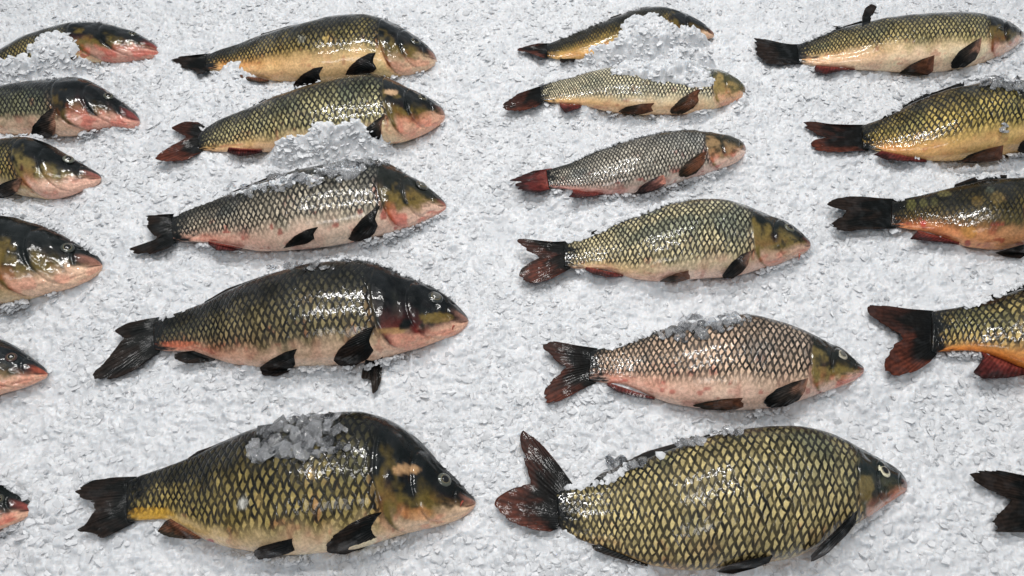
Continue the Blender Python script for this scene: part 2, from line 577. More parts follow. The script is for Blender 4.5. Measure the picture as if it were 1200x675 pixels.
def body_top(f, xy):
    """height of the upper skin over a ground point (-1 where there is none)"""
    d = xy - f.o
    X = d @ f.ax
    ok = (X > 0) & (X < f.X[-1])
    cxx = np.interp(X, f.X, f.cen[:, 0])
    cyy = np.interp(X, f.X, f.cen[:, 1])
    yx = np.interp(X, f.X, f.yh[:, 0])
    yy = np.interp(X, f.X, f.yh[:, 1])
    a = np.interp(X, f.X, f.a)
    b = np.interp(X, f.X, f.b)
    z = np.interp(X, f.X, f.zc)
    q = ((xy[..., 0] - cxx) * yx + (xy[..., 1] - cyy) * yy) / np.maximum(a, 1e-6)
    ok &= np.abs(q) < 1
    zt = z + b * np.sqrt(np.clip(1 - q * q, 0, 1)) ** 0.92
    return np.where(ok, zt, -1.0), np.where(ok, q, 9.0), z - b * np.sqrt(np.clip(1 - q * q, 0, 1))


def ray_hit(f, px, zplane):
    """distance along the sight line to the skin, else to a level plane"""
    d = rays(px)
    t1 = (zplane - CAM[2]) / d[..., 2]
    t0 = (0.14 - CAM[2]) / d[..., 2]
    t = t1.copy()
    hit = np.zeros(t.shape, bool)
    for k in range(90):
        tk = t0 + (t1 - t0) * k / 89.0
        p = CAM + d * tk[..., None]
        zt, _, zb = body_top(f, p[..., :2])
        now = (~hit) & (zt > 0) & (p[..., 2] <= zt) & (p[..., 2] >= zb - 0.004)
        t = np.where(now, tk, t)
        hit |= now
    return t, hit, d


def add_eye(f, q, rpx, col, pupil):
    t, hit, d = ray_hit(f, q, np.array([0.01]))
    c = (CAM + d * t[..., None])[0]
    e = 0.004
    def zt(x, y):
        return body_top(f, np.array([[x, y]]))[0][0]
    z0 = zt(c[0], c[1])
    gx, gy = (zt(c[0] + e, c[1]) - zt(c[0] - e, c[1])) / (2 * e), (zt(c[0], c[1] + e) - zt(c[0], c[1] - e)) / (2 * e)
    nrm = np.array([-np.clip(gx, -1, 1), -np.clip(gy, -1, 1), 1.0])
    nrm /= np.linalg.norm(nrm)
    r = rpx * float(t[0]) / F * 1.12
    tx = np.cross(nrm, [0, 1, 0]); tx /= np.linalg.norm(tx)
    ty = np.cross(nrm, tx)

    def dome(name, rad, hgt, lift, mat, parent, attrs=True):
        n, k = 14, 32
        vs, rads = [c + nrm * (lift + hgt)], [0.0]
        for i in range(1, n + 1):
            w = i / n
            for j in range(k):
                an = 2 * math.pi * j / k
                bump_ = hgt * math.sqrt(max(0, 1 - w * w))
                vs.append(c + (tx * math.cos(an) + ty * math.sin(an)) * rad * w + nrm * (lift + bump_))
                rads.append(w)
        fs = [(0, 1 + j, 1 + (j + 1) % k) for j in range(k)]
        for i in range(n - 1):
            for j in range(k):
                A = 1 + i * k
                fs.append((A + j, A + k + j, A + k + (j + 1) % k, A + (j + 1) % k))
        # close underneath
        base = len(vs)
        vs.append(c - nrm * rad * 0.5); rads.append(1.0)
        A = 1 + (n - 1) * k
        fs += [(base, A + (j + 1) % k, A + j) for j in range(k)]
        at = dict(rad=np.array(rads), pigment=np.tile(lin(col), (len(vs), 1))) if attrs else None
        return make_mesh(name, np.array(vs), fs, mat, parent, True, at)
    eo = dome('eye', r, r * 0.42, -0.0002, M_EYE, f.root)
    dome('pupil', r * 0.50, r * 0.16, r * 0.40 - 0.0002, M_PUPIL if pupil == 'black' else M_PUPIL_GREY, eo, False)


FINCOL = {
    'black': ((13, 17, 18), (9, 12, 12), (34, 26, 22)),
    'tailred': ((10, 13, 14), (15, 14, 13), (54, 30, 24)),
    'red': ((120, 56, 48), (84, 34, 32), (44, 22, 22)),
    'pectoral': ((140, 104, 86), (46, 40, 36), (16, 17, 17)),
    'brown': ((110, 70, 52), (92, 58, 40), (40, 34, 26)),
    'pink': ((220, 150, 130), (120, 80, 74), (40, 36, 36)),
}


def add_fin(f, reg, spec, seed):
    name, root_pts, outer_pts, colour = spec[:4]
    zt = spec[4] if len(spec) > 4 else 0.016
    small = name == 'pelvic_fin' or name == 'anal_fin'
    nu, nv = 90, 36
    Rt = smooth_poly(pxs(reg, root_pts), nu, 1.5)
    Ot = smooth_poly(pxs(reg, outer_pts), nu, 1.6)
    # frayed edge
    u = np.linspace(0, 1, nu)
    rg = np.random.default_rng(seed * 31 + len(name))
    fr = 1 - (0.13 if name == 'tail_fin' else 0.06) * np.clip(fbm(u * 30, u * 0 + seed, seed, 3) + 0.05, 0, 1)
    vv = np.linspace(0, 1, nv)
    Pp = Rt[:, None, :] + (Ot - Rt)[:, None, :] * (vv[None, :, None] * fr[:, None, None])
    U, Vv = np.meshgrid(u, vv, indexing='ij')
    if name == 'tail_fin':
        zr = float(f.zc[0])
        zp = zr + (zt - zr) * sm(0, 0.8, Vv)
        zp = zp + 0.004 * np.sin(U * 5 + seed) * Vv
        d = rays(Pp)
        t = (zp - CAM[2]) / d[..., 2]
        lift = -0.0 * Vv
    elif name == 'dorsal_fin':
        zp = np.full(U.shape, zt if len(spec) > 4 else float(np.mean(f.zc)))
        d = rays(Pp)
        t = (zp - CAM[2]) / d[..., 2]
        lift = 0 * Vv
    else:
        t, hit, d = ray_hit(f, Pp, np.full(U.shape, zt))
        for _ in range(14):
            tp = np.pad(t, 1, mode='edge')
            ts = (tp[:-2, 1:-1] + tp[2:, 1:-1] + tp[1:-1, :-2] + tp[1:-1, 2:]) / 4
            t = np.minimum(ts, t)*0.5 + ts*0.5
        lift = -0.002 + 0.006 * sm(0, 0.25, Vv)
    nr = 24 if name == 'tail_fin' else 14
    rip = 0.00010 * np.sin(U * nr * 2 * math.pi) * sm(0, 0.3, Vv)
    dl = np.linalg.norm(d, axis=-1)
    P = CAM + d * (t - (lift + rip) / dl)[..., None]
    c0, c1, c2 = [lin(c) for c in FINCOL[colour]]
    n1 = fbm(U * 6, Vv * 3, seed + 3, 3)
    pg = mixc(c0, c1, sm(0.05, 0.4, Vv + 0.2 * n1))
    pg = mixc(pg, c2, sm(0.45, 0.95, Vv + 0.6 * n1))
    if colour == 'tailred':      # the lower lobe is the red one
        pg = mixc(pg, lin((90, 44, 31)), 0.75 * sm(0.45, 0.8, U + 0.25 * n1) * sm(0.35, 0.8, Vv + 0.3 * n1))
    # two faces and a rim: a real thin blade
    th = 0.0016 * (1 - 0.6 * Vv)
    Q = P.copy()
    Q[..., 2] -= th
    n0 = nu * nv
    g0 = grid_faces(nu, nv)
    rim = []
    idx = np.arange(n0).reshape(nu, nv)
    loop = np.concatenate([idx[:, 0], idx[-1, 1:], idx[::-1, -1][1:], idx[0, ::-1][1:-1]])
    lp2 = np.roll(loop, -1)
    rim = np.stack([loop, lp2, lp2 + n0, loop + n0], -1)
    faces = np.concatenate([g0, g0[:, ::-1] + n0, rim])
    verts = np.concatenate([P.reshape(-1, 3), Q.reshape(-1, 3)])
    two = lambda x: np.concatenate([x.reshape(-1), x.reshape(-1)])
    make_mesh(name, verts, faces, M_FIN, f.root, True,
              dict(ray=two(U * nr), reach=two(Vv), pigment=np.concatenate([pg.reshape(-1, 3)] * 2)))


def add_barbel(f, q):
    t, hit, d = ray_hit(f, q, np.array([0.02, 0.02]))
    p = CAM + d * (t[..., None])
    p[1, 2] = min(p[1, 2], p[0, 2])
    n, k = 10, 8
    vs, fs = [], []
    dirn = p[1] - p[0]
    L = np.linalg.norm(dirn)
    dirn /= L
    s1 = np.cross(dirn, [0, 0, 1]); s1 /= np.linalg.norm(s1)
    s2 = np.cross(dirn, s1)
    for i in range(n):
        w = i / (n - 1)
        r = 0.0017 * (1 - 0.75 * w)
        for j in range(k):
            an = 2 * math.pi * j / k
            vs.append(p[0] + dirn * L * w + r * (s1 * math.cos(an) + s2 * math.sin(an)) + np.array([0, 0, 0.002 * math.sin(3 * w)]))
    for i in range(n - 1):
        for j in range(k):
            fs.append((i * k + j, (i + 1) * k + j, (i + 1) * k + (j + 1) % k, i * k + (j + 1) % k))
    fs.append(tuple(range((n - 1) * k, n * k)))
    make_mesh('barbel', np.array(vs), fs, M_BARB, f.root)


M_BARB = plain('barbel_skin', (150, 70, 52), 0.2)
PX = (0, 0, 1.0)

# ---- first column, cut by the left edge of the picture
R1 = (0, 0, 0.385)
build_fish('carp with raw red lower jaw, topmost at the left edge, its body buried under ice', PX,
           [(-112, 100), (-60, 84), (0, 59), (30, 42), (60, 32), (85, 26), (115, 26), (142, 31), (162, 38), (180, 49), (189, 56)],
           [(-110, 116), (-60, 112), (0, 98), (40, 94), (80, 84), (105, 76), (135, 76), (160, 72), (178, 70), (187, 67)],
           (88, 48), 'olive', (155, 40, 5), (40, 46, 44), over=dict(lip=(178, 84, 76), jaw=(210, 156, 138), red=0.5), seed=3,
           fins=[('tail_fin', [(-112, 100), (-110, 116)], [(-130, 88), (-165, 84), (-150, 108), (-168, 132), (-130, 124)], 'black'),
                 ('pectoral_fin', [(92, 66), (88, 74)], [(86, 66), (72, 72), (62, 82), (74, 82), (84, 79)], 'pectoral')])
build_fish('carp with bright red pointed mouth at the left edge, second from the top', PX,
           [(-150, 122), (-110, 118), (-60, 110), (0, 101), (35, 95), (65, 93), (90, 90), (104, 92), (127, 104), (150, 122), (162, 132), (165, 137)],
           [(-150, 138), (-110, 146), (-60, 156), (0, 161), (35, 161), (62, 162), (85, 161), (108, 154), (131, 150), (152, 153), (163, 147)],
           (73, 112), 'dark', (127, 113, 5.5), (62, 66, 60), over=dict(lip=(178, 92, 88), jaw=(226, 168, 148), flank=(120, 118, 90), red=0.45), seed=5,
           fins=[('pectoral_fin', [(67, 126), (64, 156)], [(58, 128), (48, 136), (38, 148), (36, 158), (48, 162), (58, 161)], 'pectoral'),
                 ('tail_fin', [(-150, 122), (-150, 138)], [(-175, 112), (-205, 105), (-190, 130), (-208, 158), (-172, 146)], 'black')])
build_fish('small pale-cheeked carp at the left edge, third from the top, with clear eye', PX,
           [(-170, 182), (-120, 176), (-60, 168), (0, 163), (23, 160), (40, 160), (58, 166), (77, 177), (96, 190), (113, 200), (119, 205)],
           [(-170, 198), (-120, 208), (-60, 218), (0, 226), (23, 232), (54, 236), (77, 231), (100, 222), (112, 218), (119, 212)],
           (27, 196), 'olive', (80, 187, 6), (96, 98, 88), over=dict(lip=(198, 124, 112), jaw=(236, 190, 168), cheek=(120, 106, 60)), seed=8,
           fins=[('pectoral_fin', [(26, 208), (20, 224)], [(16, 210), (4, 214), (-10, 222), (-12, 232), (4, 232), (14, 229)], 'pectoral'),
                 ('tail_fin', [(-170, 182), (-170, 198)], [(-195, 170), (-222, 166), (-208, 190), (-226, 216), (-192, 206)], 'black')])
build_fish('broad dark carp head with pale throat at the left edge, fourth from the top', PX,
           [(-200, 288), (-140, 270), (-70, 255), (0, 251), (26, 255), (53, 263), (79, 276), (105, 292), (117, 300), (121, 305)],
           [(-200, 308), (-140, 334), (-70, 358), (0, 360), (26, 354), (53, 345), (79, 339), (105, 328), (119, 317)],
           (2, 300), 'olive', (79, 291, 7), (60, 64, 58), over=dict(lip=(206, 146, 126), jaw=(240, 200, 170), headtop=(14, 20, 20), ds=0.0), seed=11,
           fins=[('pectoral_fin', [(4, 320), (-2, 344)], [(-10, 322), (-30, 334), (-44, 350), (-40, 362), (-22, 362), (-8, 356)], 'pectoral'),
                 ('tail_fin', [(-200, 288), (-200, 308)], [(-228, 274), (-262, 268), (-244, 298), (-264, 330), (-226, 318)], 'black')])
build_fish('dark carp snout with orange mouth at the left edge, fifth from the top', PX,
           [(-260, 428), (-190, 408), (-110, 392), (-50, 388), (0, 396), (20, 404), (40, 419), (53, 430), (57, 435)],
           [(-258, 450), (-190, 476), (-110, 490), (-50, 482), (0, 462), (20, 457), (40, 450), (55, 442)],
           (-58, 436), 'dark', (13, 419, 6), (70, 44, 40), over=dict(lip=(214, 110, 84), headtop=(14, 22, 26), cheek=(90, 84, 50)), seed=14,
           fins=[('tail_fin', [(-260, 428), (-258, 450)], [(-285, 412), (-320, 404), (-302, 438), (-322, 474), (-284, 462)], 'black')])
build_fish('dark carp snout with red mouth, lowest of the heads at the left edge', PX,
           [(-290, 598), (-200, 568), (-100, 546), (-40, 548), (0, 561), (20, 573), (36, 586), (41, 593)],
           [(-288, 622), (-200, 652), (-100, 662), (-40, 642), (0, 620), (26, 610), (40, 602)],
           (-80, 602), 'dark', (-2, 585, 6), (60, 60, 54), over=dict(lip=(190, 96, 86), headtop=(16, 22, 22), cheek=(60, 54, 38), red=0.6), seed=17,
           fins=[('tail_fin', [(-290, 598), (-288, 622)], [(-320, 580), (-356, 572), (-338, 610), (-358, 650), (-318, 634)], 'black')])

# ---- second column
R2 = (140, 0, 0.35)
build_fish('gold bellied carp with black pectoral fin, topmost of the second column, tail tip in ice', R2,
           [(290, 186), (340, 165), (400, 148), (470, 120), (550, 98), (640, 75), (700, 60), (760, 52), (830, 50), (890, 65), (940, 90), (990, 120), (1030, 150), (1055, 175), (1066, 192)],
           [(292, 236), (360, 238), (430, 252), (500, 270), (570, 280), (640, 286), (700, 282), (760, 272), (820, 268), (880, 266), (930, 262), (980, 250), (1030, 236), (1060, 214)],
           (878, 150), 'olive', (990, 140, 17), (40, 44, 40), fins=[
               ('tail_fin', [(305, 178), (300, 237)], [(255, 183), (205, 188), (165, 202), (205, 212), (200, 226), (250, 232), (262, 250), (285, 240)], 'black'),
               ('pectoral_fin', [(862, 176), (862, 225)], [(835, 178), (800, 196), (770, 222), (754, 250), (780, 254), (820, 250), (850, 240)], 'black'),
               ('pelvic_fin', [(686, 222), (676, 262)], [(650, 228), (610, 250), (582, 280), (582, 292), (620, 290), (650, 282)], 'black'),
               ('anal_fin', [(400, 246), (500, 268)], [(405, 258), (440, 272), (480, 276), (500, 274)], 'brown'),
               ('dorsal_fin', [(470, 122), (640, 77)], [(475, 112), (500, 106), (560, 88), (640, 72)], 'black')],
           over=dict(belly=(236, 196, 142), flush=(214, 130, 50), bs=-0.46, ds=-0.02), patches=[((690, 130), 12, 12, (200, 170, 100), 0.9), ((610, 130), 14, 14, (150, 150, 140), 0.7)], seed=21, thick=0.5)
build_fish('olive carp whose belly is hidden behind a ridge of ice, second in the second column', PX,
           [(232, 158), (245, 147), (262, 138), (290, 128), (322, 114), (350, 105), (378, 96), (406, 90), (434, 87), (451, 90), (469, 100), (490, 108), (507, 117), (519, 125), (523, 131)],
           [(234, 176), (255, 178), (280, 178), (300, 178), (330, 180), (365, 182), (400, 180), (430, 174), (443, 171), (470, 168), (490, 161), (508, 152), (521, 142)],
           (452, 122), 'olive', (495, 115, 5.5), (70, 66, 50), fins=[
               ('tail_fin', [(240, 148), (237, 177)], [(232, 143), (216, 142), (199, 150), (208, 156), (220, 160), (210, 165), (190, 177), (180, 186), (196, 190), (218, 188), (232, 180)], 'tailred'),
               ('pectoral_fin', [(453, 134), (447, 150)], [(446, 137), (436, 144), (428, 151), (434, 158), (441, 168), (446, 160)], 'pectoral'),
               ('anal_fin', [(268, 172), (306, 175)], [(266, 178), (280, 183), (298, 181), (308, 178)], 'red'),
               ('dorsal_fin', [(290, 129), (370, 99)], [(292, 125), (310, 116), (340, 105), (370, 96)], 'black')],
           over=dict(flank=(176, 166, 120), belly=(234, 196, 160), jaw=(236, 180, 150), bs=-0.66, ds=0.10, red=0.35), patches=[((458, 108), 9, 3, (220, 180, 140), 0.8)], seed=24)
R3 = (130, 160, 0.3583)
build_fish('grey shouldered carp with ice chips along its back, third in the second column', R3,
           [(200, 262), (260, 236), (320, 215), (400, 185), (470, 160), (540, 135), (620, 110), (700, 95), (770, 85), (840, 80), (890, 85), (940, 105), (1000, 140), (1050, 175), (1083, 203), (1097, 219)],
           [(205, 342), (260, 345), (330, 347), (400, 362), (480, 377), (560, 376), (640, 370), (720, 360), (790, 347), (860, 332), (920, 318), (980, 297), (1040, 270), (1080, 252), (1098, 235)],
           (884, 190), 'pink', (1016, 162, 20), (66, 66, 60), 'clouded', fins=[
               ('tail_fin', [(222, 252), (212, 345)], [(190, 253), (150, 255), (105, 260), (125, 285), (108, 292), (140, 322), (150, 335), (100, 358), (55, 365), (78, 385), (130, 385), (185, 366)], 'black'),
               ('pectoral_fin', [(884, 224), (874, 286)], [(860, 236), (820, 268), (790, 305), (774, 338), (800, 344), (838, 338), (862, 316)], 'black'),
               ('pelvic_fin', [(682, 294), (668, 330)], [(640, 304), (600, 325), (572, 352), (563, 365), (600, 358), (640, 350)], 'black'),
               ('anal_fin', [(318, 342), (430, 364)], [(318, 352), (345, 372), (400, 374), (430, 368)], 'red'),
               ('dorsal_fin', [(340, 210), (620, 112)], [(345, 200), (420, 170), (520, 130), (620, 102)], 'black')],
           over=dict(flank=(184, 172, 150), ds=0.02, bs=-0.62, headtop=(24, 28, 24), cheek=(112, 94, 48), back=(30, 34, 30)), seed=27)
R4 = (90, 290, 0.4)
build_fish('large blackish carp with ragged black tail, fourth in the second column', R4,
           [(225, 222), (260, 202), (310, 187), (370, 165), (440, 130), (520, 98), (600, 72), (680, 52), (760, 42), (840, 38), (900, 55), (960, 82), (1025, 108), (1072, 133), (1108, 163), (1138, 193), (1148, 207)],
           [(232, 302), (290, 305), (350, 307), (400, 325), (450, 343), (520, 352), (600, 354), (680, 351), (750, 347), (800, 346), (860, 337), (920, 320), (980, 301), (1040, 281), (1090, 264), (1130, 247), (1148, 222)],
           (876, 190), 'dark', (1050, 148, 22), (40, 44, 46), 'clouded', fins=[
               ('tail_fin', [(245, 203), (242, 305)], [(200, 210), (150, 220), (105, 244), (138, 262), (118, 290), (80, 338), (43, 370), (48, 388), (110, 385), (170, 360), (220, 322)], 'black'),
               ('pectoral_fin', [(878, 228), (872, 296)], [(840, 240), (800, 268), (766, 300), (750, 330), (770, 348), (815, 346), (852, 326)], 'black'),
               ('pectoral_fin', [(848, 322), (896, 312)], [(836, 360), (833, 384), (852, 384), (862, 390), (866, 430), (880, 420), (891, 390), (895, 350)], 'black', 0.012),
               ('pelvic_fin', [(648, 296), (640, 340)], [(610, 306), (565, 330), (535, 352), (543, 374), (585, 378), (625, 362)], 'black'),
               ('anal_fin', [(340, 302), (405, 326)], [(310, 306), (285, 312), (286, 326), (320, 340), (370, 337), (402, 332)], 'black'),
               ('dorsal_fin', [(370, 167), (760, 44)], [(375, 158), (440, 120), (560, 78), (680, 46), (760, 36)], 'black')],
           patches=[((1050, 207), 52, 17, (128, 106, 50), 0.65), ((925, 245), 40, 9, (190, 156, 96), 0.5), ((300, 282), 60, 10, (210, 110, 80), 0.6)],
           barbels=[((1105, 228), (1100, 242))],
           over=dict(cheek=(30, 32, 28)), seed=31)
R5 = (70, 470, 0.425)
build_fish('yellow tailed carp with glassy ice chips on its back, lowest of the second column', R5,
           [(190, 222), (220, 206), (270, 190), (340, 165), (400, 140), (460, 110), (520, 85), (580, 68), (650, 52), (720, 40), (790, 32), (840, 32), (900, 48), (950, 75), (1000, 115), (1040, 160), (1080, 200), (1120, 240), (1147, 271)],
           [(188, 336), (230, 329), (290, 325), (340, 348), (400, 385), (460, 405), (530, 417), (600, 428), (680, 426), (740, 418), (800, 414), (860, 397), (920, 376), (980, 358), (1040, 346), (1090, 331), (1130, 310), (1149, 288)],
           (884, 225), 'olive', (1060, 218, 20), (80, 84, 76), 'black', fins=[
               ('tail_fin', [(212, 208), (205, 335)], [(150, 210), (90, 218), (38, 246), (50, 262), (98, 288), (90, 310), (70, 342), (43, 355), (80, 370), (120, 379), (165, 356)], 'black'),
               ('pectoral_fin', [(894, 304), (878, 370)], [(850, 314), (800, 338), (750, 374), (732, 400), (738, 418), (785, 424), (835, 408), (864, 386)], 'black'),
               ('pelvic_fin', [(645, 378), (648, 410)], [(600, 388), (550, 402), (530, 418), (548, 438), (590, 432), (630, 420)], 'black'),
               ('anal_fin', [(305, 324), (390, 376)], [(290, 332), (268, 360), (295, 374), (350, 381), (385, 380)], 'brown'),
               ('dorsal_fin', [(350, 163), (480, 105)], [(355, 156), (380, 138), (420, 124), (480, 98)], 'black')],
           barbels=[((1112, 275), (1104, 292))],
           patches=[((955, 188), 40, 13, (186, 146, 104), 0.8), ((505, 280), 17, 20, (206, 204, 196), 0.95), ((550, 275), 14, 22, (200, 170, 104), 0.7), ((695, 205), 12, 22, (214, 180, 120), 0.7), ((985, 312), 46, 20, (206, 140, 84), 0.55), ((250, 310), 60, 20, (206, 156, 50), 0.7), ((415, 390), 12, 10, (170, 50, 60), 0.9)],
           over=dict(flush=(208, 168, 70), belly=(238, 208, 170), bs=-0.66, ds=-0.02), seed=37)

# ---- third column
R6 = (570, 0, 0.2667)
build_fish('thin carp almost buried under a heap of ice, topmost of the third column', R6,
           [(265, 196), (330, 170), (400, 140), (470, 115), (550, 80), (620, 55), (700, 34), (760, 31), (820, 42), (880, 65), (930, 90), (980, 125), (1003, 150)],
           [(268, 252), (330, 264), (400, 262), (470, 262), (540, 260), (620, 252), (700, 245), (780, 225), (850, 203), (920, 184), (970, 174), (1000, 165)],
           (800, 100), 'olive', (908, 118, 9), (16, 18, 18), fins=[
               ('tail_fin', [(285, 190), (275, 250)], [(225, 190), (150, 208), (128, 220), (175, 228), (215, 242), (250, 252)], 'tailred'),
               ('anal_fin', [(325, 256), (392, 258)], [(322, 268), (340, 276), (362, 262), (384, 272)], 'black'),
               ('dorsal_fin', [(500, 104), (720, 34)], [(510, 90), (560, 70), (640, 44), (720, 28)], 'black')],
           over=dict(belly=(224, 180, 116), flush=(206, 150, 70), flank=(150, 126, 62), bs=-0.45, ds=-0.15, netk=0.6), seed=41)
build_fish('blunt headed carp with its shoulder under ice, second in the third column', R6,
           [(235, 378), (300, 355), (370, 342), (440, 320), (520, 300), (600, 293), (700, 296), (800, 302), (880, 306), (950, 304), (1000, 306), (1050, 318), (1100, 348), (1135, 380), (1142, 392)],
           [(240, 446), (310, 454), (380, 458), (450, 470), (520, 488), (600, 502), (680, 508), (760, 506), (830, 506), (900, 504), (960, 494), (1000, 484), (1060, 464), (1110, 452), (1140, 424)],
           (985, 390), 'silver', (1078, 342, 10), (90, 84, 60), fins=[
               ('tail_fin', [(258, 372), (250, 450)], [(205, 388), (140, 410), (80, 450), (66, 468), (90, 486), (150, 488), (215, 470)], 'tailred'),
               ('pectoral_fin', [(948, 388), (935, 440)], [(905, 402), (850, 436), (804, 484), (812, 500), (860, 502), (910, 474)], 'brown'),
               ('pelvic_fin', [(745, 452), (735, 485)], [(680, 456), (610, 470), (578, 490), (610, 506), (660, 506), (705, 496)], 'brown'),
               ('anal_fin', [(320, 452), (415, 462)], [(325, 470), (345, 493), (400, 480), (415, 472)], 'red')],
           over=dict(flank=(216, 206, 172), belly=(238, 196, 154), flush=(216, 158, 62), jaw=(236, 184, 146), cheek=(150, 128, 78), headtop=(70, 68, 44), lip=(150, 110, 80), bs=-0.66, ds=0.55, red=0.35), seed=44)
R7 = (580, 140, 0.2667)
build_fish('small silvery pink carp with narrow red tail, third in the third column', R7,
           [(230, 222), (290, 205), (350, 185), (420, 150), (490, 125), (560, 100), (640, 80), (720, 60), (800, 50), (860, 46), (900, 54), (960, 60), (1020, 70), (1070, 90), (1102, 116)],
           [(232, 304), (300, 303), (350, 312), (420, 325), (500, 331), (580, 327), (640, 322), (720, 307), (800, 284), (860, 264), (920, 247), (980, 226), (1040, 202), (1080, 182), (1105, 150)],
           (912, 110), 'silver', (1030, 96, 9), (60, 54, 36), fins=[
               ('tail_fin', [(250, 214), (240, 304)], [(170, 225), (110, 248), (60, 268), (118, 274), (76, 286), (108, 298), (95, 306), (180, 320), (215, 316)], 'red'),
               ('pectoral_fin', [(934, 138), (920, 190)], [(890, 152), (840, 188), (806, 230), (808, 250), (840, 254), (885, 236)], 'brown'),
               ('pelvic_fin', [(745, 242), (752, 280)], [(700, 256), (650, 286), (613, 325), (640, 330), (690, 316), (730, 300)], 'pink'),
               ('anal_fin', [(340, 306), (475, 326)], [(345, 322), (322, 340), (380, 346), (430, 338), (475, 330)], 'red'),
               ('dorsal_fin', [(360, 180), (640, 82)], [(365, 172), (440, 134), (540, 98), (640, 74)], 'black')], seed=47)
R8 = (590, 220, 0.3167)
build_fish('clean silver gold carp with forked red tail, fourth in the third column', R8,
           [(215, 206), (250, 196), (290, 190), (340, 170), (400, 140), (470, 115), (540, 88), (620, 60), (700, 46), (770, 43), (830, 50), (890, 68), (940, 88), (1000, 110), (1050, 129), (1100, 166), (1137, 203)],
           [(232, 292), (265, 300), (320, 297), (380, 302), (440, 325), (500, 340), (560, 348), (640, 347), (720, 340), (800, 335), (860, 331), (910, 319), (960, 301), (1020, 286), (1070, 264), (1110, 250), (1137, 224)],
           (902, 160), 'gold', (1056, 150, 21), (92, 92, 78), fins=[
               ('tail_fin', [(240, 197), (248, 297)], [(175, 201), (110, 192), (52, 186), (46, 200), (88, 234), (138, 258), (105, 272), (65, 298), (53, 335), (78, 352), (130, 352), (182, 334), (222, 312)], 'tailred'),
               ('pectoral_fin', [(916, 233), (905, 285)], [(880, 246), (840, 280), (808, 326), (815, 335), (848, 336), (882, 314)], 'pectoral'),
               ('pelvic_fin', [(690, 305), (690, 335)], [(640, 316), (590, 338), (576, 346), (620, 351), (660, 346)], 'brown'),
               ('anal_fin', [(305, 292), (445, 322)], [(302, 304), (335, 320), (390, 331), (440, 328)], 'red'),
               ('dorsal_fin', [(325, 174), (620, 62)], [(325, 163), (400, 134), (420, 128), (540, 82), (620, 54)], 'black')],
           barbels=[((1096, 244), (1092, 268))],
           over=dict(flank=(206, 192, 150), belly=(236, 200, 180), bs=-0.72, ds=0.50, red=0.35, flush=(214, 160, 76)), seed=51)
R9 = (620, 350, 0.3417)
build_fish('pink bellied carp with whitish eye and ice on its back, fifth in the third column', R9,
           [(205, 182), (250, 170), (310, 160), (370, 140), (440, 115), (520, 90), (600, 70), (680, 58), (740, 55), (800, 65), (870, 85), (940, 110), (1000, 140), (1060, 165), (1110, 205), (1148, 237)],
           [(208, 282), (260, 289), (320, 292), (380, 315), (430, 340), (480, 358), (550, 372), (620, 381), (700, 386), (780, 382), (850, 376), (920, 357), (980, 336), (1040, 312), (1090, 298), (1130, 277), (1151, 252)],
           (952, 190), 'pink', (1072, 194, 20), (186, 178, 160), 'clouded', fins=[
               ('tail_fin', [(235, 170), (230, 287)], [(150, 158), (90, 145), (50, 144), (45, 170), (88, 210), (128, 236), (88, 266), (53, 310), (48, 345), (64, 363), (120, 345), (185, 308)], 'tailred'),
               ('pectoral_fin', [(958, 272), (945, 320)], [(905, 286), (850, 308), (808, 342), (803, 362), (825, 375), (880, 370), (925, 348)], 'pectoral'),
               ('pelvic_fin', [(738, 340), (735, 370)], [(670, 343), (600, 354), (556, 366), (600, 379), (660, 383), (710, 380)], 'brown'),
               ('anal_fin', [(270, 287), (432, 340)], [(266, 296), (300, 318), (365, 335), (430, 346)], 'red'),
               ('dorsal_fin', [(310, 162), (520, 92)], [(308, 154), (400, 125), (425, 108), (470, 105), (520, 86)], 'black')],
           over=dict(flank=(208, 178, 152), bs=-0.55, ds=0.42, red=0.55), seed=57)
R10 = (570, 490, 0.425)
build_fish('deep bodied golden carp with netted scales and ringed eye, lowest of the third column', R10,
           [(200, 205), (240, 184), (290, 182), (340, 165), (400, 130), (470, 100), (540, 75), (600, 55), (680, 35), (760, 25), (840, 22), (900, 30), (960, 50), (1020, 80), (1080, 113), (1130, 138), (1152, 158), (1161, 178)],
           [(192, 290), (215, 315), (255, 335), (310, 352), (380, 378), (440, 402), (510, 418), (580, 423), (660, 414), (740, 402), (800, 398), (860, 387), (920, 357), (970, 325), (1010, 302), (1060, 271), (1100, 242), (1140, 214), (1161, 199)],
           (1006, 170), 'gold', (1095, 147, 19), (226, 220, 190), 'black', fins=[
               ('tail_fin', [(240, 184), (196, 305)], [(205, 135), (160, 78), (102, 26), (90, 50), (105, 120), (124, 178), (70, 194), (26, 220), (18, 242), (68, 290), (130, 308), (175, 313)], 'tailred'),
               ('pectoral_fin', [(1024, 252), (1018, 290)], [(980, 292), (930, 340), (893, 380), (894, 398), (938, 376), (990, 326)], 'black'),
               ('pelvic_fin', [(790, 380), (780, 398)], [(730, 388), (670, 404), (632, 424), (680, 430), (740, 414)], 'black'),
               ('anal_fin', [(320, 348), (445, 400)], [(290, 350), (296, 364), (340, 380), (390, 395), (445, 409)], 'black'),
               ('dorsal_fin', [(285, 186), (400, 134), (620, 52)], [(290, 176), (315, 152), (350, 140), (380, 122), (440, 92), (540, 64), (615, 44)], 'black')],
           patches=[((1045, 190), 24, 40, (128, 110, 62), 0.6)],
           over=dict(flank=(188, 170, 118), bs=-1.08, ds=0.56, back=(26, 32, 28), headtop=(18, 28, 28), cheek=(64, 66, 48), jaw=(196, 140, 116)), seed=61)

